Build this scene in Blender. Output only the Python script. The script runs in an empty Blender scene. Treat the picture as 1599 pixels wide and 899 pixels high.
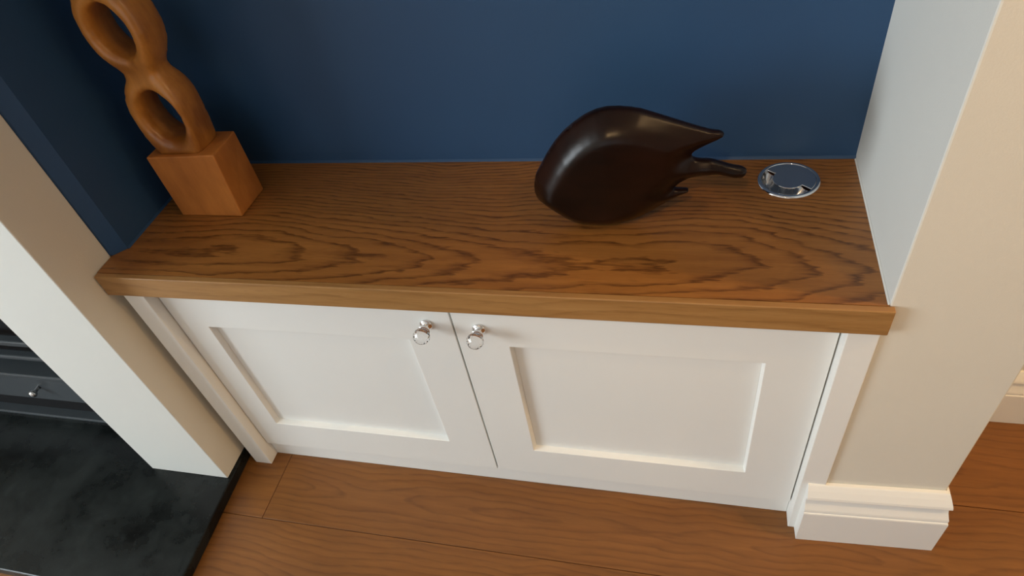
import bpy, bmesh, math, random
from mathutils import Vector, Matrix
from mathutils.geometry import delaunay_2d_cdt
random.seed(7)
sc = bpy.context.scene
C = sc.collection
R = math.radians

# ------------------------------------------------------------------ camera
cam = bpy.data.cameras.new('camera')
cam_o = bpy.data.objects.new('camera', cam); C.objects.link(cam_o)
M = Matrix(((0.965932, -0.044533, 0.254934), (0.207368, 0.722546, -0.659489), (-0.154833, 0.689887, 0.707165))).to_4x4()
M.translation = (1.187, -0.7833, 1.5756)
cam_o.matrix_world = M
cam.sensor_width = 36.0
cam.lens = 1052.6 * 36.0 / 1599.0
cam.shift_x = 10.3 / 1599.0
cam.shift_y = 18.5 / 1599.0
cam.clip_start = 0.02
sc.camera = cam_o

# ------------------------------------------------------------------ world, lamps, exposure
w = bpy.data.worlds.new('world'); sc.world = w; w.use_nodes = True
w.node_tree.nodes['Background'].inputs[0].default_value = (0.75, 0.87, 1.0, 1)
w.node_tree.nodes['Background'].inputs[1].default_value = 0.15
sc.view_settings.view_transform = 'Standard'
sc.view_settings.look = 'None'
sc.view_settings.exposure = 0.0
sc.view_settings.gamma = 1.0
sc.view_settings.use_curve_mapping = False


def area(name, loc, aim, sx, sy, power, col):
    l = bpy.data.lights.new(name, 'AREA'); l.shape = 'RECTANGLE'; l.size = sx; l.size_y = sy
    l.energy = power; l.color = col
    o = bpy.data.objects.new(name, l); C.objects.link(o); o.location = loc
    o.rotation_euler = (Vector(aim) - Vector(loc)).to_track_quat('-Z', 'Y').to_euler()
    return o


# daylight through the left window; unseen front fill added behind the camera
area('daylight_left_window', (-2.62, -2.0, 1.45), (0.0, -2.0, 1.45), 1.7, 1.5, 118, (0.85, 0.945, 1.0))
area('front_fill', (0.6, -4.02, 1.15), (0.6, 0.0, 1.15), 2.2, 2.0, 11, (0.90, 0.97, 1.0))


def downlight_lamp(loc, power, aim, cone=150):
    l = bpy.data.lights.new('downlight_lamp', 'SPOT'); l.energy = power; l.color = (1.0, 0.64, 0.30)
    l.spot_size = R(cone); l.spot_blend = 0.8; l.shadow_soft_size = 0.035
    o = bpy.data.objects.new('downlight_lamp', l); C.objects.link(o); o.location = loc
    o.rotation_euler = (Vector(aim) - Vector(loc)).to_track_quat('-Z', 'Y').to_euler()


DOWN = [((1.04, -1.45, 2.42), 34, (1.36, 0.33, 0.75), 38), ((2.0, -0.55, 2.42), 14, (2.0, -0.55, 0)), ((2.75, -0.22, 2.42), 55, (2.75, -0.22, 0)), ((3.6, -0.22, 2.42), 65, (3.6, -0.22, 0))]  # last two are added, to graze the chimney pier's right side with warmth
for a in DOWN:
    downlight_lamp(*a)


# ------------------------------------------------------------------ materials
def new_mat(name):
    m = bpy.data.materials.new(name); m.use_nodes = True
    nt = m.node_tree
    return m, nt, nt.nodes['Principled BSDF']


def N(nt, typ, **kw):
    n = nt.nodes.new(typ)
    for k, v in kw.items():
        setattr(n, k, v)
    return n


def setin(nt, sock, v):
    if hasattr(v, 'is_output'):
        nt.links.new(v, sock)
    else:
        sock.default_value = v


def math_n(nt, op, a, b=0.0, c=None, clamp=False):
    n = N(nt, 'ShaderNodeMath', operation=op, use_clamp=clamp)
    setin(nt, n.inputs[0], a); setin(nt, n.inputs[1], b)
    if c is not None:
        setin(nt, n.inputs[2], c)
    return n.outputs[0]


def noise(nt, vec, scale, detail=2.0, rough=0.5, dim='3D'):
    n = N(nt, 'ShaderNodeTexNoise', noise_dimensions=dim)
    nt.links.new(vec, n.inputs['Vector'])
    n.inputs['Scale'].default_value = scale
    n.inputs['Detail'].default_value = detail
    n.inputs['Roughness'].default_value = rough
    return n.outputs['Fac']


def vmul(nt, vec, s):
    n = N(nt, 'ShaderNodeVectorMath', operation='MULTIPLY')
    nt.links.new(vec, n.inputs[0]); n.inputs[1].default_value = s
    return n.outputs[0]


def ramp(nt, fac, stops):
    n = N(nt, 'ShaderNodeValToRGB')
    nt.links.new(fac, n.inputs[0])
    e = n.color_ramp.elements
    while len(e) < len(stops):
        e.new(0.5)
    for i, (p, c) in enumerate(stops):
        e[i].position = p
        e[i].color = (c[0], c[1], c[2], 1) if isinstance(c, tuple) else (c, c, c, 1)
    return n.outputs[0]


def mix(nt, fac, a, b, mode='MIX'):
    n = N(nt, 'ShaderNodeMix', data_type='RGBA', blend_type=mode)
    setin(nt, n.inputs[0], fac); setin(nt, n.inputs[6], a); setin(nt, n.inputs[7], b)
    return n.outputs[2]


def bump(nt, bsdf, h, strength, dist):
    b = N(nt, 'ShaderNodeBump'); b.inputs['Strength'].default_value = strength; b.inputs['Distance'].default_value = dist
    nt.links.new(h, b.inputs['Height']); nt.links.new(b.outputs[0], bsdf.inputs['Normal'])


def paint(name, col, rough=0.6, spec=0.35, grain=0.25, var=0.04):
    m, nt, b = new_mat(name)
    tc = N(nt, 'ShaderNodeTexCoord').outputs['Object']
    n1 = noise(nt, tc, 6.0, 3)
    lo = tuple(c * (1 - var) for c in col) + (1,); hi = tuple(min(1, c * (1 + var)) for c in col) + (1,)
    nt.links.new(mix(nt, n1, lo, hi), b.inputs['Base Color'])
    b.inputs['Roughness'].default_value = rough
    b.inputs['Specular IOR Level'].default_value = spec
    bump(nt, b, noise(nt, tc, 420.0, 2), grain, 0.0006)
    return m


def wood(name, light, mid, dark, y0=0.1, d0=0.035, dvar=0.05, freq=75.0, warp=0.007, slope=0.02, contrast=1.0,
         gloss=0.38, per_object=False, pore=0.5, seed=0.0, fx=1.0, jitter=0.35, blot=0.0):
    m, nt, b = new_mat(name)
    tc = N(nt, 'ShaderNodeTexCoord').outputs['Object']
    off = N(nt, 'ShaderNodeVectorMath', operation='ADD')
    nt.links.new(tc, off.inputs[0]); off.inputs[1].default_value = (seed, 0, 0)
    vec = off.outputs[0]
    rnd = None
    if per_object:
        oi = N(nt, 'ShaderNodeObjectInfo')
        rnd = oi.outputs['Random']
        cmb = N(nt, 'ShaderNodeCombineXYZ')
        nt.links.new(math_n(nt, 'MULTIPLY', rnd, 37.0), cmb.inputs[0])
        nt.links.new(math_n(nt, 'MULTIPLY_ADD', rnd, 0.12, -0.06), cmb.inputs[1])
        o2 = N(nt, 'ShaderNodeVectorMath', operation='ADD')
        nt.links.new(vec, o2.inputs[0]); nt.links.new(cmb.outputs[0], o2.inputs[1])
        vec = o2.outputs[0]
    sp = N(nt, 'ShaderNodeSeparateXYZ'); nt.links.new(vec, sp.inputs[0])
    x, y, z = sp.outputs
    nlow = noise(nt, vmul(nt, vec, (1.1 * fx, 0.4, 0.4)), 1.0, 1)
    depth = math_n(nt, 'ADD', math_n(nt, 'MULTIPLY_ADD', nlow, dvar * 2, d0 - dvar), math_n(nt, 'MULTIPLY', x, slope))
    depth = math_n(nt, 'ADD', depth, z)
    ymid = math_n(nt, 'SUBTRACT', y, y0)
    nw = noise(nt, vmul(nt, vec, (2.2 * fx, 1.5, 1.5)), 1.0, 2)
    ymid = math_n(nt, 'ADD', ymid, math_n(nt, 'MULTIPLY_ADD', nw, 0.10, -0.05))
    r = math_n(nt, 'SQRT', math_n(nt, 'ADD', math_n(nt, 'MULTIPLY', ymid, ymid), math_n(nt, 'MULTIPLY', depth, depth)))
    nf = noise(nt, vmul(nt, vec, (6.5 * fx, 30.0, 30.0)), 1.0, 3, 0.6)
    r = math_n(nt, 'ADD', r, math_n(nt, 'MULTIPLY_ADD', nf, warp * 2, -warp))
    band = math_n(nt, 'FRACT', math_n(nt, 'MULTIPLY', r, freq))
    jit = noise(nt, vmul(nt, vec, (22.0 * fx, 260.0, 260.0)), 1.0, 2, 0.6)
    band = math_n(nt, 'FRACT', math_n(nt, 'ADD', math_n(nt, 'MULTIPLY', r, freq), math_n(nt, 'MULTIPLY', jit, jitter)))
    line = ramp(nt, band, [(0.0, 0.0), (0.50, 0.03), (0.74, 0.45), (0.86, 1.0), (0.95, 0.6), (1.0, 0.0)])
    brk = noise(nt, vmul(nt, vec, (9.0 * fx, 120.0, 120.0)), 1.0, 3, 0.65)
    brk = ramp(nt, brk, [(0.30, 0.25), (0.56, 1.0)])
    line = math_n(nt, 'MULTIPLY', math_n(nt, 'MULTIPLY', line, brk), contrast, clamp=True)
    streak = noise(nt, vmul(nt, vec, (4.0, 60.0, 60.0)), 1.0, 3, 0.6)
    base = mix(nt, ramp(nt, streak, [(0.3, 0.0), (0.7, 1.0)]), light + (1,), mid + (1,))
    col = mix(nt, line, base, dark + (1,))
    pn = noise(nt, vmul(nt, vec, (28.0, 900.0, 900.0)), 1.0, 2, 0.6)
    pr = math_n(nt, 'MULTIPLY', ramp(nt, pn, [(0.56, 0.0), (0.72, 1.0)]), pore, clamp=True)
    col = mix(nt, pr, col, dark + (1,))
    if blot:
        bl = noise(nt, vmul(nt, vec, (3.0, 7.0, 7.0)), 1.0, 3, 0.6)
        col = mix(nt, 1.0, col, ramp(nt, bl, [(0.3, 1.0 - blot), (0.7, 1.0)]), 'MULTIPLY')
    if per_object:
        col = mix(nt, 1.0, col, ramp(nt, rnd, [(0.0, (0.86, 0.84, 0.82)), (1.0, (1.06, 1.04, 1.0))]), 'MULTIPLY')
    nt.links.new(col, b.inputs['Base Color'])
    b.inputs['Roughness'].default_value = gloss
    b.inputs['Specular IOR Level'].default_value = 0.45
    h = math_n(nt, 'ADD', math_n(nt, 'MULTIPLY', line, -0.6), math_n(nt, 'MULTIPLY', pr, -0.6))
    bump(nt, b, h, 0.25, 0.0006)
    return m


def metal(name, col, rough):
    m, nt, b = new_mat(name)
    b.inputs['Base Color'].default_value = col + (1,)
    b.inputs['Metallic'].default_value = 1.0
    tc = N(nt, 'ShaderNodeTexCoord').outputs['Object']
    n = noise(nt, tc, 60, 2)
    nt.links.new(ramp(nt, n, [(0.3, rough * 0.8), (0.7, rough * 1.2)]), b.inputs['Roughness'])
    return m


def carved(name, light, dark, scale, gloss, coat=0.0, stretch=(1, 1, 1), spec=0.45):
    m, nt, b = new_mat(name)
    tc = N(nt, 'ShaderNodeTexCoord').outputs['Object']
    v = vmul(nt, tc, stretch)
    n1 = noise(nt, v, scale, 5, 0.65)
    n2 = noise(nt, tc, scale * 0.35, 2)
    f = math_n(nt, 'MULTIPLY_ADD', n2, 0.5, math_n(nt, 'MULTIPLY', n1, 0.5))
    nt.links.new(ramp(nt, f, [(0.38, dark), (0.62, light)]), b.inputs['Base Color'])
    b.inputs['Roughness'].default_value = gloss
    b.inputs['Coat Weight'].default_value = coat
    b.inputs['Coat Roughness'].default_value = 0.18
    b.inputs['Specular IOR Level'].default_value = spec
    bump(nt, b, n1, 0.25, 0.002)
    return m


M_white = paint('white_eggshell', (0.86, 0.86, 0.825), 0.42, 0.4, 0.12, 0.015)
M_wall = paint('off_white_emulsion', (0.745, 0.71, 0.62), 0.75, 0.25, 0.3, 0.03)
M_wall_white = paint('white_emulsion', (0.715, 0.72, 0.68), 0.75, 0.25, 0.3, 0.02)
M_blue = paint('navy_emulsion', (0.024, 0.070, 0.158), 0.5, 0.4, 0.3, 0.06)
M_ceil = paint('ceiling_white', (0.82, 0.81, 0.78), 0.8, 0.2, 0.2, 0.02)
M_oak = wood('oiled_oak_top', (0.345, 0.145, 0.034), (0.265, 0.105, 0.024), (0.088, 0.030, 0.0065), y0=0.085, d0=0.015, dvar=0.05,
             freq=104.0, warp=0.0080, slope=0.050, contrast=0.92, gloss=0.36, pore=0.45, seed=1.7)
M_lip = wood('oiled_oak_lipping', (0.40, 0.215, 0.075), (0.33, 0.165, 0.052), (0.15, 0.062, 0.016), y0=-0.4, d0=0.3, dvar=0.02,
             freq=55.0, warp=0.004, slope=0.01, contrast=0.35, gloss=0.34, pore=0.4, seed=3.0)
M_floor = wood('oak_floorboard', (0.262, 0.106, 0.024), (0.215, 0.082, 0.0175), (0.105, 0.035, 0.007), y0=0.0, d0=0.02, dvar=0.10,
               freq=60.0, warp=0.006, slope=0.0, contrast=0.5, gloss=0.40, jitter=0.12, blot=0.22, per_object=True, pore=0.25, fx=1.3)
M_sub = paint('subfloor', (0.05, 0.03, 0.02), 0.9, 0.1, 0.2, 0.1)
M_carve = carved('carved_honey_wood', (0.60, 0.25, 0.048), (0.26, 0.086, 0.014), 22, 0.36, 0.30, (1, 1, 0.35))
M_block = carved('carved_block_wood', (0.58, 0.21, 0.042), (0.38, 0.125, 0.023), 20, 0.5, 0.05, (1, 1, 0.3))
M_ebony = carved('polished_dark_wood', (0.018, 0.0055, 0.0026), (0.0040, 0.0017, 0.0011), 16, 0.28, 0.0, (0.35, 1, 1), 0.26)
M_chrome = metal('chrome', (0.88, 0.88, 0.89), 0.03)
M_steel = metal('brushed_steel', (0.60, 0.60, 0.60), 0.25)
M_black = paint('black_iron', (0.007, 0.007, 0.008), 0.75, 0.2, 0.5, 0.2)
M_iron = paint('grey_black_iron', (0.034, 0.041, 0.046), 0.45, 0.5, 0.4, 0.1)


def slate():
    m, nt, b = new_mat('black_slate')
    tc = N(nt, 'ShaderNodeTexCoord').outputs['Object']
    n1 = noise(nt, tc, 7, 5, 0.65); n2 = noise(nt, tc, 150, 3, 0.7)
    c = mix(nt, ramp(nt, n1, [(0.38, 0.0), (0.66, 1.0)]), (0.004, 0.005, 0.005, 1), (0.016, 0.020, 0.0195, 1))
    c = mix(nt, ramp(nt, n2, [(0.62, 0.0), (0.78, 0.4)]), c, (0.06, 0.065, 0.06, 1))
    nt.links.new(c, b.inputs['Base Color'])
    nt.links.new(ramp(nt, n1, [(0.35, 0.20), (0.7, 0.40)]), b.inputs['Roughness'])
    b.inputs['Specular IOR Level'].default_value = 0.3
    bump(nt, b, n2, 0.15, 0.001)
    return m


M_slate = slate()


def glass(name):
    m, nt, b = new_mat(name)
    b.inputs['Base Color'].default_value = (1, 1, 1, 1)
    b.inputs['Transmission Weight'].default_value = 1.0
    b.inputs['Roughness'].default_value = 0.0
    b.inputs['IOR'].default_value = 1.5
    return m


M_glass = glass('cut_glass')


def emit(name, col, s):
    m, nt, b = new_mat(name)
    b.inputs['Emission Color'].default_value = col + (1,)
    b.inputs['Emission Strength'].default_value = s
    return m


M_lamp = emit('lamp_glow', (1.0, 0.78, 0.5), 6.0)


# ------------------------------------------------------------------ mesh helpers
def link(name, bm, mat, parent=None, loc=(0, 0, 0), smooth=False, bevel=0.0, segs=2):
    """bm is in world coordinates; the object's origin goes to loc (relative to the parent's origin)."""
    ploc = Vector(parent['origin']) if parent is not None else Vector((0, 0, 0))
    loc = Vector(loc) if parent is None else Vector(loc)
    if parent is not None and loc.length == 0:
        loc = ploc
    bmesh.ops.recalc_face_normals(bm, faces=bm.faces)
    if bevel:
        sharp = [e for e in bm.edges if len(e.link_faces) == 2 and e.calc_face_angle(0) > 0.5]
        bmesh.ops.bevel(bm, geom=sharp, offset=bevel, segments=segs, affect='EDGES', profile=0.5, clamp_overlap=True)
    bmesh.ops.translate(bm, verts=bm.verts, vec=-loc)
    me = bpy.data.meshes.new(name)
    for f in bm.faces:
        f.smooth = smooth
    bm.to_mesh(me); bm.free()
    me.materials.append(mat)
    o = bpy.data.objects.new(name, me); C.objects.link(o)
    o['origin'] = tuple(loc)
    o.location = loc - ploc
    if parent is not None:
        o.parent = parent
    return o


def thing(name, label, cat, loc, group=None):
    o = bpy.data.objects.new(name, None); C.objects.link(o)
    o.empty_display_size = 0.05
    o.location = loc; o['origin'] = tuple(loc)
    o['label'] = label; o['category'] = cat
    if group:
        o['group'] = group
    return o


def tag(o, label, cat):
    o['label'] = label; o['category'] = cat
    return o


def struct(o, label=None):
    o['kind'] = 'structure'
    if label:
        o['label'] = label
    return o


def box(bm, x0, x1, y0, y1, z0, z1):
    v = [bm.verts.new((x, y, z)) for z in (z0, z1) for y in (y0, y1) for x in (x0, x1)]
    for f in ((0, 2, 3, 1), (4, 5, 7, 6), (0, 1, 5, 4), (2, 6, 7, 3), (0, 4, 6, 2), (1, 3, 7, 5)):
        bm.faces.new([v[i] for i in f])
    return bm


def boxes(*bs):
    bm = bmesh.new()
    for b in bs:
        box(bm, *b)
    return bm


def prism(pts, z0, z1, bm=None):
    bm = bm or bmesh.new()
    a = [bm.verts.new((x, y, z0)) for x, y in pts]
    b = [bm.verts.new((x, y, z1)) for x, y in pts]
    n = len(pts)
    bm.faces.new(a[::-1]); bm.faces.new(b)
    for i in range(n):
        bm.faces.new((a[i], a[(i + 1) % n], b[(i + 1) % n], b[i]))
    return bm


def lathe(profile, n=40, axis_mat=None, bm=None, cap=True):
    """profile (r, h) pairs about local z."""
    bm = bm or bmesh.new()
    mt = axis_mat or Matrix()
    rings = []
    for r, h in profile:
        if r < 1e-6:
            rings.append([bm.verts.new(mt @ Vector((0, 0, h)))])
        else:
            rings.append([bm.verts.new(mt @ Vector((r * math.cos(2 * math.pi * k / n), r * math.sin(2 * math.pi * k / n), h))) for k in range(n)])
    for a, b in zip(rings, rings[1:]):
        for k in range(n):
            k2 = (k + 1) % n
            if len(a) == 1 and len(b) == 1:
                continue
            if len(a) == 1:
                bm.faces.new((a[0], b[k], b[k2]))
            elif len(b) == 1:
                bm.faces.new((a[k], a[k2], b[0]))
            else:
                bm.faces.new((a[k], a[k2], b[k2], b[k]))
    return bm


# ------------------------------------------------------------------ the room
H, T, D = 0.748, 0.0544, 0.403
XR, XL = 1.4932, 0.0228
PX = 1.7198                      # right side of the narrow wall
LEGX0, LEGX1, LEGY, HZ = -0.2566, -0.006, -0.070, 0.0374
YA = 0.403
CEIL = 2.45

# floor: sub-floor with oak boards laid on it
floor = struct(link('floor', boxes((-2.7, 4.3, -4.1, 0.7, -0.05, -0.016)), M_sub), 'wide oak floorboards')
fo = Vector((0, 0, 0))
PW = 0.26
row = -15
y = -0.1505 + PW * row
while y < 0.40:
    y1 = y + PW
    if abs(y + 0.1505) < 1e-6:
        joints = [-2.68, -1.55, 0.1248, 2.30, 4.28]
    else:
        j0 = -2.68; joints = [j0]
        xx = j0 + random.uniform(0.7, 1.9)
        if abs(y1 + 0.1505) < 1e-6:
            xx = -0.9
        if abs(y - 0.1095) < 1e-6:
            xx = -0.95
        while xx < 3.7:
            joints.append(xx); xx += 2.56 if y > 0.05 else random.uniform(2.5, 2.9) if y > -0.7 else random.uniform(1.5, 2.3)
        joints.append(4.28)
    for xa, xb in zip(joints, joints[1:]):
        g = 0.0006
        bm = boxes((xa + g, xb - g, y + g, y1 - g, -0.016, 0.0))
        dz = random.uniform(-0.0005, 0.0)
        bmesh.ops.translate(bm, verts=bm.verts, vec=(0, 0, dz))
        link('plank', bm, M_floor, floor, loc=(xa, (y + y1) / 2, 0.0), bevel=0.0011, segs=1)
    y = y1; row += 1

ceiling = struct(link('ceiling', boxes((-2.7, 4.3, -4.1, 0.7, CEIL, CEIL + 0.06)), M_ceil))
struct(link('wall_back', boxes((-0.05, XR + 0.02, YA, YA + 0.08, 0.0, CEIL)), M_blue), 'navy blue alcove back wall')
# blue alcove side, with the narrow splayed return near its front edge
struct(link('wall_left', prism([(0.0000, 0.0645), (XL, 0.0885), (XL, YA), (-0.06, YA), (-0.06, 0.0645)], H + 0.0006, CEIL), M_blue),
       'navy blue left side of the alcove')
# chimney breast: right pier, lintel and left pier
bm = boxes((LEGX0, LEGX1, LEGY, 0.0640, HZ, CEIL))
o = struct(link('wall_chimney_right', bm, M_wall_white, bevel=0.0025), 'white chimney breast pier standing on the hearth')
o.data.materials.append(M_wall)                   # second slot: the right-facing side takes the beige wall material
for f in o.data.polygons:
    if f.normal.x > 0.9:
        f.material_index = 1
struct(link('wall_chimney_inner', boxes((-0.10, -0.0235, 0.0645, YA, HZ, H - 0.002)), M_wall_white))
struct(link('wall_chimney_top', boxes((-1.45, LEGX0 - 0.0005, LEGY, 0.25, 1.06, CEIL)), M_wall_white))
struct(link('wall_chimney_left', boxes((-1.70, -1.4505, LEGY, 0.5, 0.0, CEIL)), M_wall_white))
struct(link('wall_fireplace_back', boxes((-1.45, LEGX0 - 0.0005, 0.50, 0.56, 0.0, 1.06), (LEGX0, LEGX0 + 0.06, 0.065, 0.56, HZ, 1.06)), M_black))
# right nib: white alcove cheek and beige front, very slightly out of square
YP = 0.0133
yaw = 0.047
nib = [(XR, YP), (PX, YP + (PX - XR) * math.tan(yaw)), (PX, 0.48), (XR, 0.48)]
bm = prism(nib, 0.0, CEIL)
o = struct(link('wall_right', bm, M_wall, bevel=0.003), 'off white narrow wall closing the alcove')
o.data.materials.append(M_wall_white)             # the cheek inside the alcove is painted white
for f in o.data.polygons:
    if f.normal.x < -0.9:
        f.material_index = 1
struct(link('wall_far', boxes((PX + 0.0005, 4.3, 0.372, 0.44, 0.0, CEIL)), M_wall))
# the rest of the room, out of frame, for the bounce light
struct(link('wall_window_side', boxes((-2.78, -2.70, -4.1, 0.5, 0.0, 0.68), (-2.78, -2.70, -4.1, 0.5, 2.22, CEIL),
                                      (-2.78, -2.70, -4.1, -2.88, 0.68, 2.22), (-2.78, -2.70, -1.12, 0.5, 0.68, 2.22)), M_wall))
struct(link('wall_chimney_side', boxes((-2.70, -1.7005, 0.372, 0.44, 0.0, CEIL)), M_wall))
struct(link('wall_front', boxes((-2.7, -0.55, -4.18, -4.10, 0.0, CEIL), (1.75, 4.3, -4.18, -4.10, 0.0, CEIL),
                                (-0.55, 1.75, -4.18, -4.10, 2.2, CEIL)), M_wall))
struct(link('wall_end', boxes((4.30, 4.38, -4.1, 0.5, 0.0, CEIL)), M_wall))


# skirting: one moulding swept along a path with mitred corners
def skirting(name, path, hgt, dep, loc=(0, 0, 0), side=1.0):
    h, d = hgt, dep
    prof = [(0.0006, 0), (d, 0), (d, 0.585 * h), (d * 0.97, 0.600 * h), (d * 0.90, 0.606 * h), (d * 0.90, 0.622 * h), (d * 0.93, 0.634 * h), (d * 0.89, 0.66 * h),
            (d * 0.78, 0.70 * h), (d * 0.68, 0.74 * h), (d * 0.61, 0.78 * h), (d * 0.58, 0.805 * h), (d * 0.58, 0.820 * h), (d * 0.76, 0.826 * h), (d * 0.79, 0.84 * h),
            (d * 0.74, 0.87 * h), (d * 0.50, 0.94 * h), (d * 0.30, 0.99 * h), (d * 0.24, 1.0 * h), (0.0006, h)]
    bm = bmesh.new()
    P = [Vector(p) for p in path]
    dirs = [(b - a).normalized() for a, b in zip(P, P[1:])]
    nrm = [Vector((q.y, -q.x)) for q in dirs]
    rings = []
    for i, p in enumerate(P):
        if i == 0:
            off = nrm[0]
        elif i == len(P) - 1:
            off = nrm[-1] * side
        else:
            s = nrm[i - 1] + nrm[i]
            off = nrm[i - 1] + nrm[i] * side
        rings.append([bm.verts.new((p.x + off.x * a, p.y + off.y * a, z)) for a, z in prof])
    n = len(prof)
    for a, b in zip(rings, rings[1:]):
        for k in range(n):
            bm.faces.new((a[k], b[k], b[(k + 1) % n], a[(k + 1) % n]))
    bm.faces.new(rings[0]); bm.faces.new(rings[-1][::-1])
    return struct(link(name, bm, M_white, loc=loc))


yfront = lambda x: YP + (x - XR) * math.tan(yaw)
skirting('baseboard_right', [(1.4585, yfront(1.4585)), (PX, yfront(PX)), (PX, 0.345)], 0.206, 0.0325, side=0.55)
skirting('baseboard_far', [(PX + 0.024, 0.372), (4.2, 0.372)], 0.18, 0.022)


# painted sealant beads where the worktop meets the walls
def bead(name, a, b, n1, mat, r=0.0035, z=H):
    bm = bmesh.new()
    a = Vector((a[0], a[1], z)); b = Vector((b[0], b[1], z)); n1 = Vector(n1)
    up = Vector((0, 0, 1))
    rings = []
    for p in (a, b):
        L = [bm.verts.new(p + up * 0.0003 + n1 * 0.0003)]
        for k in range(5):
            t = k / 4 * math.pi / 2
            L.append(bm.verts.new(p + n1 * (0.0003 + r * math.cos(t) * (1 - 0.25 * math.sin(2 * t))) + up * (0.0003 + r * math.sin(t) * (1 - 0.25 * math.sin(2 * t)))))
        rings.append(L)
    n = 6
    for k in range(n):
        bm.faces.new((rings[0][k], rings[1][k], rings[1][(k + 1) % n], rings[0][(k + 1) % n]))
    bm.faces.new(rings[0]); bm.faces.new(rings[1][::-1])
    return struct(link(name, bm, mat))


bead('trim_1', (XL, YA), (XR, YA), (0, -1, 0), M_blue, 0.005)
bead('trim_2', (XL, 0.0885), (XL, YA - 0.006), (1, 0, 0), M_blue, 0.004)
bead('trim_3', (XR, 0.0145), (XR, YA - 0.006), (-1, 0, 0), M_wall_white, 0.0025)

# window beside the camera; unseen door frame added round the front fill
def window(name, x0, x1, y0, y1, z0, z1):
    t = 0.05
    if x1 - x0 < 0.2:
        fr = boxes((x0, x1, y0, y0 + t, z0, z1), (x0, x1, y1 - t, y1, z0, z1), (x0, x1, y0 + t, y1 - t, z0, z0 + t), (x0, x1, y0 + t, y1 - t, z1 - t, z1),
                   (x0, x1, (y0 + y1) / 2 - 0.025, (y0 + y1) / 2 + 0.025, z0 + t, z1 - t))
    else:
        fr = boxes((x0, x0 + t, y0, y1, z0, z1), (x1 - t, x1, y0, y1, z0, z1), (x0 + t, x1 - t, y0, y1, z0, z0 + t), (x0 + t, x1 - t, y0, y1, z1 - t, z1),
                   ((x0 + x1) / 2 - 0.025, (x0 + x1) / 2 + 0.025, y0, y1, z0 + t, z1 - t))
    return struct(link(name, fr, M_white))


window('window_1', -2.77, -2.71, -2.878, -1.122, 0.682, 2.218)
window('door_1', -0.548, 1.748, -4.17, -4.11, 0.0, 2.198)

# ceiling downlights: fittings at every lamp, the two added right-hand ones included
for (lx, ly, lz), p, *a in DOWN:
    mt = Matrix.Translation((lx, ly, lz + 0.03))
    link('downlight_rim', lathe([(0.040, -0.002), (0.042, -0.006), (0.052, -0.005), (0.055, -0.0005), (0.040, -0.0005), (0.040, -0.002)], 32, mt), M_white, ceiling, smooth=True)
    link('downlight_diffuser', lathe([(0.0, -0.001), (0.039, -0.001), (0.039, -0.0006), (0.0, -0.0006)], 24, mt), M_lamp, ceiling)

# ------------------------------------------------------------------ hearth slab
bm = prism([(-1.60, -0.395), (0.0165, -0.405), (-0.0015, 0.046), (-0.0240, 0.046), (-0.0240, 0.499), (-1.45, 0.499), (-1.45, LEGY - 0.002), (-1.60, LEGY - 0.002)], 0.0004, HZ - 0.0004)
tag(link('hearth', bm, M_slate, loc=(-0.7, -0.1, 0.0), bevel=0.0035), 'black slate hearth slab on the oak floor in front of the fireplace', 'hearth')

# ------------------------------------------------------------------ stove in the fireplace
SX0, SX1, SY = -1.22, -0.36, 0.060
st = thing('stove', 'black iron stove with a drawer and slatted front, set behind the chimney pier', 'stove', ((SX0 + SX1) / 2, 0.2, HZ))
link('body', boxes((SX0, SX1, 0.115, 0.44, HZ, 0.96), (SX0, SX0 + 0.04, SY + 0.01, 0.1145, 0.30, 0.96), (SX1 - 0.04, SX1, SY + 0.01, 0.1145, 0.30, 0.96),
                   (SX0, SX1, SY + 0.01, 0.1145, 0.90, 0.96)), M_black, st, bevel=0.003)
link('base_plinth', boxes((SX0 - 0.02, SX1 + 0.02, SY + 0.022, 0.1145, HZ + 0.012, 0.135)), M_black, st, bevel=0.004)
link('base_rail', boxes((SX0 - 0.03, SX1 + 0.03, SY - 0.006, 0.1145, HZ, HZ + 0.0115)), M_iron, st, bevel=0.003)
dr = link('drawer', boxes((SX0, SX1, SY - 0.002, 0.1145, 0.1365, 0.262)), M_iron, st, bevel=0.004)
link('knob', lathe([(0.0, 0.034), (0.006, 0.0335), (0.0105, 0.030), (0.012, 0.025), (0.0105, 0.020), (0.006, 0.016), (0.0048, 0.006), (0.007, 0.0), (0.0, 0.0)], 24,
                   Matrix.Translation((-0.640, SY - 0.002, 0.204)) @ Matrix.Rotation(R(90), 4, 'X')), M_steel, dr, smooth=True)
link('ledge', boxes((SX0 - 0.01, SX1 + 0.01, SY - 0.016, 0.1145, 0.263, 0.279)), M_iron, st, bevel=0.004)
for z0, z1 in ((0.330, 0.346), (0.392, 0.412)):
    link('slat', boxes((SX0 + 0.0405, SX1 - 0.0405, SY, 0.0860, z0, z1)), M_iron, st, bevel=0.004)

# ------------------------------------------------------------------ alcove cabinet
YS, YD, YPL = 0.0070, 0.0340, 0.0443
cab = thing('alcove_cabinet', 'white painted fitted cabinet with two panelled doors under the oak worktop', 'cabinet', (0.75, 0.2, 0.0))
ZT = H - T - 0.0006
link('carcass', boxes((0.026, XR - 0.006, 0.0575, YA - 0.004, 0.0, ZT)), M_white, cab)
link('frame_stile', boxes((0.0259, 0.0773, YS, 0.0570, 0.0, ZT)), M_white, cab, bevel=0.0016)
link('frame_stile', boxes((1.4447, 1.4930, YS, 0.0570, 0.0, ZT)), M_white, cab, bevel=0.0016)
link('plinth', boxes((0.0778, 1.4442, YPL, 0.0570, 0.0, 0.0665)), M_white, cab, bevel=0.001)


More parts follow.
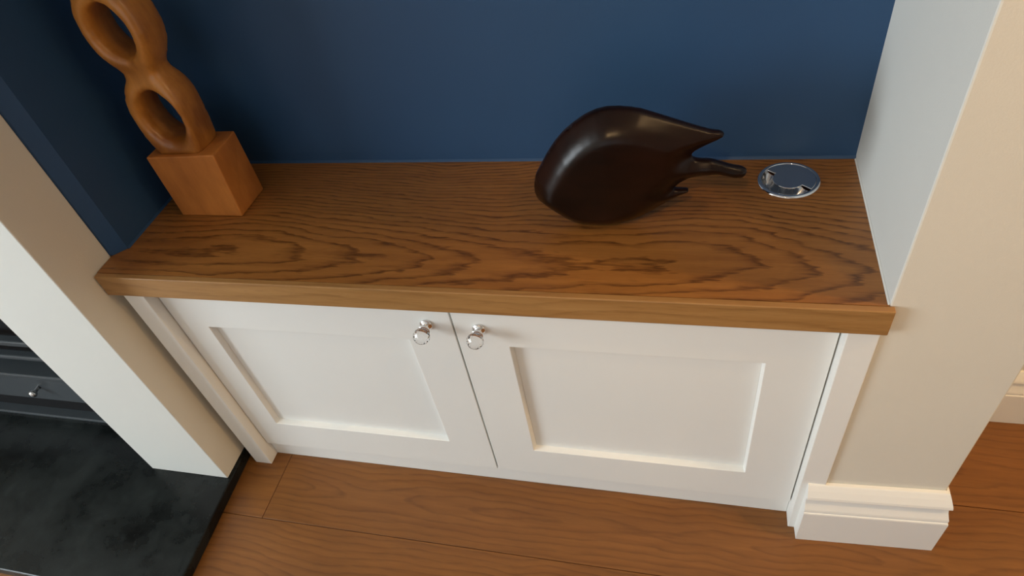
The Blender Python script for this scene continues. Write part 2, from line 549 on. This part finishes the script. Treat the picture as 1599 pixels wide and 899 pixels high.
def door(x0, x1, z0, z1, px0, px1, pz0, pz1, kx, kz):
    d = bmesh.new()
    dep = 0.015; sl = 0.0035; yb = YD + 0.022
    out = [(x0, z0), (x1, z0), (x1, z1), (x0, z1)]
    inn = [(px0, pz0), (px1, pz0), (px1, pz1), (px0, pz1)]
    inb = [(px0 + sl, pz0 + sl), (px1 - sl, pz0 + sl), (px1 - sl, pz1 - sl), (px0 + sl, pz1 - sl)]
    ro = [[d.verts.new((x, yy, z)) for x, z in L] for L, yy in ((out, YD), (inn, YD), (inb, YD + dep), (inb, yb), (out, yb))]
    for a, b in ((0, 1), (1, 2), (2, 3), (3, 4), (4, 0)):
        for k in range(4):
            k2 = (k + 1) % 4
            d.faces.new((ro[a][k], ro[a][k2], ro[b][k2], ro[b][k]))
    o = link('door', d, M_white, cab, loc=((x0 + x1) / 2, YD + 0.011, z0), bevel=0.0011)
    link('door_panel', boxes((px0 + sl + 0.0002, px1 - sl - 0.0002, YD + dep - 0.0005, yb - 0.001, pz0 + sl + 0.0002, pz1 - sl - 0.0002)), M_white, o)
    mt = Matrix.Translation((kx, YD, kz)) @ Matrix.Rotation(R(90), 4, 'X')
    link('knob_stem', lathe([(0.0, 0.0), (0.0128, 0.0), (0.0137, 0.0015), (0.0132, 0.004), (0.0095, 0.006), (0.0068, 0.008), (0.0064, 0.0105), (0.0080, 0.0125), (0.0108, 0.0145),
                             (0.0124, 0.0168), (0.0118, 0.0182), (0.0, 0.0182)], 32, mt), M_chrome, o, smooth=True)
    g = bmesh.new()
    n = 14
    prof = [(0.0, 0.0186), (0.0085, 0.0190), (0.0135, 0.0228), (0.0164, 0.0282), (0.0170, 0.0335), (0.0154, 0.0396), (0.0114, 0.0446), (0.0060, 0.0472), (0.0, 0.0477)]
    lathe(prof, n, mt, g)
    gl = link('glass_knob', g, M_glass, o)
    gl['label'] = 'clear faceted glass ball knob'
    return o


dl = door(0.0800, 0.7490, 0.0680, ZT - 0.001, 0.1585, 0.6440, 0.1780, 0.5650, 0.6950, 0.6180)
dl['label'] = 'left-hand panelled door'
dr_ = door(0.7525, 1.4418, 0.0680, ZT - 0.001, 0.8580, 1.3355, 0.1760, 0.5625, 0.8040, 0.6140)
dr_['label'] = 'right-hand panelled door'

# ------------------------------------------------------------------ oak worktop
wt = thing('worktop', 'brown oak worktop with bold dark grain across the top of the white cabinet', 'worktop', (0.0, 0.0, H - T))
XW0, XW1 = -0.0030, 1.5000
GX, GY, GR = 1.3690, 0.3305, 0.0560
NY = 0.0125
tb = prism([(XW0, NY + 0.0002), (XR - 0.0008, NY + 0.0002), (XR - 0.0008, YA - 0.0006), (XL + 0.0006, YA - 0.0006), (XL + 0.0006, 0.0890), (XW0, 0.0640)], H - T, H)
# drill the round hole for the socket cover
top = max(tb.faces, key=lambda f: f.calc_center_median().z)
ring_e = [e for e in top.edges]
bmesh.ops.delete(tb, geom=[top], context='FACES_ONLY')
hv = [tb.verts.new((GX + GR * 0.9 * math.cos(2 * math.pi * k / 48), GY + GR * 0.9 * math.sin(2 * math.pi * k / 48), H)) for k in range(48)]
lv = [tb.verts.new((v.co.x, v.co.y, H - 0.025)) for v in hv]
he = [tb.edges.new((hv[k], hv[(k + 1) % 48])) for k in range(48)]
bmesh.ops.triangle_fill(tb, use_beauty=True, use_dissolve=False, edges=ring_e + he)
for k in range(48):
    tb.faces.new((hv[k], hv[(k + 1) % 48], lv[(k + 1) % 48], lv[k]))
tb.faces.new(lv)
link('top_board', tb, M_oak, wt, loc=(0.0, 0.0, H))
nose = link('front_lipping', prism([(XW0, -0.0005), (XW1, -0.0005), (XW1, NY), (XW0, NY)], H - T, H), M_lip, wt, loc=(0.0, 0.0, H), bevel=0.0018)
nose['label'] = 'plain grained front edge strip'


# ------------------------------------------------------------------ carved shapes: outline, holes, thickness field
def resample(L, step):
    out = []
    for a, b in zip(L, L[1:] + L[:1]):
        a = Vector(a); b = Vector(b)
        k = max(1, int(round((b - a).length / step)))
        out += [a.lerp(b, i / k) for i in range(k)]
    return out


def chaikin(L, it=1):
    for _ in range(it):
        o = []
        for a, b in zip(L, L[1:] + L[:1]):
            o.append((a[0] * .75 + b[0] * .25, a[1] * .75 + b[1] * .25)); o.append((a[0] * .25 + b[0] * .75, a[1] * .25 + b[1] * .75))
        L = o
    return L


def inside(p, loop):
    c = False
    x, y = p
    j = len(loop) - 1
    for i in range(len(loop)):
        xi, yi = loop[i]; xj, yj = loop[j]
        if (yi > y) != (yj > y) and x < (xj - xi) * (y - yi) / (yj - yi) + xi:
            c = not c
        j = i
    return c


def inflate(loops, step, hf, smooth_it=3):
    """loops: outer then holes, in (x, z); hf(d, x, z) = half thickness. Built about y = 0."""
    loops = [resample(l, step) for l in loops]
    pts = [p for l in loops for p in l]
    edges = []; k = 0
    for l in loops:
        n = len(l); edges += [(k + i, k + (i + 1) % n) for i in range(n)]; k += n
    nb = k
    lo = [[(p.x, p.y) for p in l] for l in loops]
    isin = lambda p: inside(p, lo[0]) and not any(inside(p, h) for h in lo[1:])
    xs = [p.x for p in loops[0]]; zs = [p.y for p in loops[0]]
    bp = [(p.x, p.y) for p in pts]
    dist = lambda x, z: math.sqrt(min((x - a) ** 2 + (z - b) ** 2 for a, b in bp))
    z = min(zs); r = 0
    while z < max(zs):
        x = min(xs) + (step * .5 if r % 2 else 0)
        while x < max(xs):
            if isin((x, z)) and dist(x, z) > step * 0.62:
                pts.append(Vector((x, z)))
            x += step
        z += step * .866; r += 1
    vs, es, fs, ov, oe, of = delaunay_2d_cdt(pts, edges, [], 0, 1e-6)
    bm = bmesh.new()
    isb = [any(o < nb for o in q) for q in ov]
    hs = [hf(0.0 if isb[i] else dist(v.x, v.y), v.x, v.y) for i, v in enumerate(vs)]
    fr = [bm.verts.new((v.x, -h, v.y)) for v, h in zip(vs, hs)]
    bk = [bm.verts.new((v.x, h, v.y)) for v, h in zip(vs, hs)]
    for f in fs:
        c = sum((vs[i] for i in f), Vector((0, 0))) / 3
        if isin((c.x, c.y)):
            bm.faces.new([fr[i] for i in f]); bm.faces.new([bk[i] for i in reversed(f)])
    orig = {}
    for i, q in enumerate(ov):
        for o in q:
            orig[o] = i
    for a, b in edges:
        a, b = orig[a], orig[b]
        cols = []
        nseg = 4
        for i in (a, b):
            key = ('w', i)
            if key not in orig:
                orig[key] = [fr[i]] + [bm.verts.new((vs[i].x, -hs[i] + 2 * hs[i] * k / nseg, vs[i].y)) for k in range(1, nseg)] + [bk[i]]
            cols.append(orig[key])
        for k in range(nseg):
            bm.faces.new((cols[0][k], cols[1][k], cols[1][k + 1], cols[0][k + 1]))
    bmesh.ops.delete(bm, geom=[v for v in bm.verts if not v.link_faces], context='VERTS')
    for _ in range(smooth_it):
        bmesh.ops.smooth_vert(bm, verts=bm.verts, factor=0.5, use_axis_x=True, use_axis_y=True, use_axis_z=True)
    return bm


# fish
FISH = [(0.9125, 0.0901), (0.9179, 0.111), (0.9268, 0.1269), (0.942, 0.1534), (0.9589, 0.1788), (0.9773, 0.2), (0.9946, 0.2149), (1.0131, 0.2282), (1.031, 0.2374), (1.0516, 0.2425), (1.0751, 0.2425), (1.0917, 0.2405), (1.1082, 0.2369), (1.141, 0.2246), (1.1838, 0.2082), (1.2002, 0.202), (1.2199, 0.1957), (1.2328, 0.1943), (1.2402, 0.1895), (1.2383, 0.1849), (1.2274, 0.1788), (1.202, 0.1644), (1.1917, 0.1564), (1.1886, 0.1495), (1.1923, 0.1428), (1.2031, 0.1406), (1.2233, 0.1395), (1.2506, 0.1289), (1.2707, 0.1245), (1.2798, 0.1194), (1.2801, 0.1118), (1.2742, 0.1042), (1.2592, 0.1042), (1.2351, 0.1112), (1.2046, 0.1091), (1.1876, 0.1044), (1.1723, 0.0947), (1.1602, 0.0803), (1.1709, 0.0786), (1.1879, 0.0786), (1.188, 0.0741), (1.1712, 0.0667), (1.1499, 0.0526), (1.1318, 0.0382), (1.1132, 0.0244), (1.0942, 0.0133), (1.0749, 0.0064), (1.0554, 0.0012), (1.0357, 0.0), (1.0161, 0.0), (0.9964, 0.0014), (0.979, 0.0077), (0.9619, 0.0171), (0.9452, 0.03), (0.9287, 0.0443), (0.9163, 0.0574), (0.9116, 0.0734)]


def fish_h(d, x, z):
    b = 0.040 * min(1.0, max(0.55, 1.0 - (x - 1.05) / 0.34))
    t = d / 0.030
    flat = min(t, 1.0) - 0.10 * math.exp(-((t - 1.0) / 0.22) ** 2) + 0.06 * (1 - math.exp(-max(0.0, t - 1.0)))
    return 0.0055 + b * flat


FY = 0.2
bm = inflate([FISH], 0.0036, fish_h, 3)
zmin = min(v.co.z for v in bm.verts)
bmesh.ops.translate(bm, verts=bm.verts, vec=(0, FY, H + 0.0004 - zmin))
tag(link('fish_sculpture', bm, M_ebony, loc=(1.025, FY, H), smooth=True), 'carved dark polished wooden fish with forked tail standing on the worktop', 'sculpture')

# stacked-ring sculpture
scu = thing('ring_sculpture', 'honey coloured wooden sculpture of stacked rings on a block, left end of worktop', 'sculpture', (0.172, 0.25, H))
bm = bmesh.new()
pb = [(0.0935, 0.2015), (0.2490, 0.2005), (0.2530, 0.2985), (0.0970, 0.2995)]
pt = [(0.0905, 0.2020), (0.2570, 0.2020), (0.2520, 0.2985), (0.0950, 0.2980)]
va = [bm.verts.new((x, y, H + 0.0004)) for x, y in pb]; vb = [bm.verts.new((x, y, H + 0.154 + 0.004 * (i == 1))) for i, (x, y) in enumerate(pt)]
bm.faces.new(va[::-1]); bm.faces.new(vb)
for k in range(4):
    bm.faces.new((va[k], va[(k + 1) % 4], vb[(k + 1) % 4], vb[k]))
link('block', bm, M_block, scu, bevel=0.003)


def ellipse(cx, cz, a, b, n=28, e=2.0, rot=0.0):
    L = []
    for k in range(n):
        t = 2 * math.pi * k / n
        c, s = math.cos(t), math.sin(t)
        x = a * math.copysign(abs(c) ** (2 / e), c); z = b * math.copysign(abs(s) ** (2 / e), s)
        L.append((cx + x * math.cos(rot) - z * math.sin(rot), cz + x * math.sin(rot) + z * math.cos(rot)))
    return L


CX = 0.170
RING = [(0.232, 0.070, 0.100), (0.413, 0.066, 0.093), (0.590, 0.063, 0.092)]      # centre height, half width, half height
HOLE = [(CX + 0.002, 0.236, 0.041, 0.056), (CX, 0.411, 0.037, 0.051), (CX, 0.588, 0.036, 0.048)]
WAIST = 0.036


def ring_w(z):
    wv = 0.0
    for cz, a, b in RING:
        t = abs(z - cz) / b
        if t < 1:
            wv = max(wv, a * math.sqrt(1 - t * t))
    if z < 0.60:
        # smooth union with the waist
        wv = (wv ** 6 + (WAIST if z > 0.2 else 0.052) ** 6) ** (1 / 6)
    return wv


zz = [0.146 + (0.68 - 0.146) * i / 90 for i in range(91)]
outer = [(CX + ring_w(z) * (1 - 0.15 * math.exp(-((z - 0.215) / 0.07) ** 2)), z) for z in zz] + [(CX - ring_w(z), z) for z in reversed(zz)]


def ring_h(d, x, z):
    t = min(1.0, d / 0.020)
    b = 0.0400
    for zw in (0.3235, 0.502):
        b -= 0.010 * math.exp(-((z - zw) / 0.03) ** 2)
    return b * (0.70 + 0.30 * math.sqrt(1 - (1 - t) ** 2))


bm = inflate([outer] + [ellipse(*h) for h in HOLE], 0.0048, ring_h, 3)
bmesh.ops.translate(bm, verts=bm.verts, vec=(0, 0.250, H))
# trim flat on top of the block
bmesh.ops.bisect_plane(bm, geom=bm.verts[:] + bm.edges[:] + bm.faces[:], plane_co=(0, 0, H + 0.1545), plane_no=(0, 0, 1), clear_inner=True)
bmesh.ops.holes_fill(bm, edges=[e for e in bm.edges if len(e.link_faces) == 1], sides=0)
link('ring_column', bm, M_carve, scu, smooth=True)

# ------------------------------------------------------------------ chrome socket lid sunk into the worktop
GX, GY, GR = 1.3690, 0.3305, 0.0560
gr = thing('chrome_socket_lid', 'round chrome socket cover with a crescent slot, set in the worktop', 'socket cover', (GX, GY, H))
mt = Matrix.Translation((GX, GY, H))
link('rim', lathe([(GR * 0.86, 0.0004), (GR * 0.86, 0.0028), (GR * 0.90, 0.0036), (GR * 0.96, 0.0030), (GR, 0.0010), (GR, 0.0004), (GR * 0.86, 0.0004)], 72, mt), M_chrome, gr, smooth=True)
A0, A1 = R(141), R(320)
ro, ri = GR * 0.852, GR * 0.51
bm = bmesh.new()
loop = []
n = 44
for k in range(n + 1):                       # the solid part of the outer edge: from A1 round to A0
    a = A1 - 2 * math.pi + (A0 - A1 + 2 * math.pi) * k / n
    loop.append((ro * math.cos(a), ro * math.sin(a)))
for k in range(n + 1):                       # inner edge of the crescent
    a = A0 + (A1 - A0) * k / n
    loop.append((ri * math.cos(a), ri * math.sin(a)))
prism([(GX + x, GY + y) for x, y in loop], H + 0.0008, H + 0.0034, bm)
link('lid', bm, M_chrome, gr, bevel=0.0005, segs=1)
# curved tray seen through the slot
bm = bmesh.new()
prev = None
for k in range(n + 1):
    a = A0 + (A1 - A0) * k / n
    L = []
    for j in range(9):
        t = j / 8
        rr = ri - 0.003 + (ro - ri + 0.003) * t
        e = min(k, n - k) / n * 2
        dz = 0.0030 - (0.004 + 0.017 * math.sin(math.pi * t) ** 0.6) * min(1.0, 0.35 + 2.2 * e)
        L.append(bm.verts.new((GX + rr * math.cos(a), GY + rr * math.sin(a), H + dz)))
    if prev:
        for j in range(8):
            bm.faces.new((prev[j], L[j], L[j + 1], prev[j + 1]))
    prev = L
link('slot_tray', bm, M_steel, gr, smooth=True)
for ob in C.objects:
    if 'origin' in ob:
        del ob['origin']
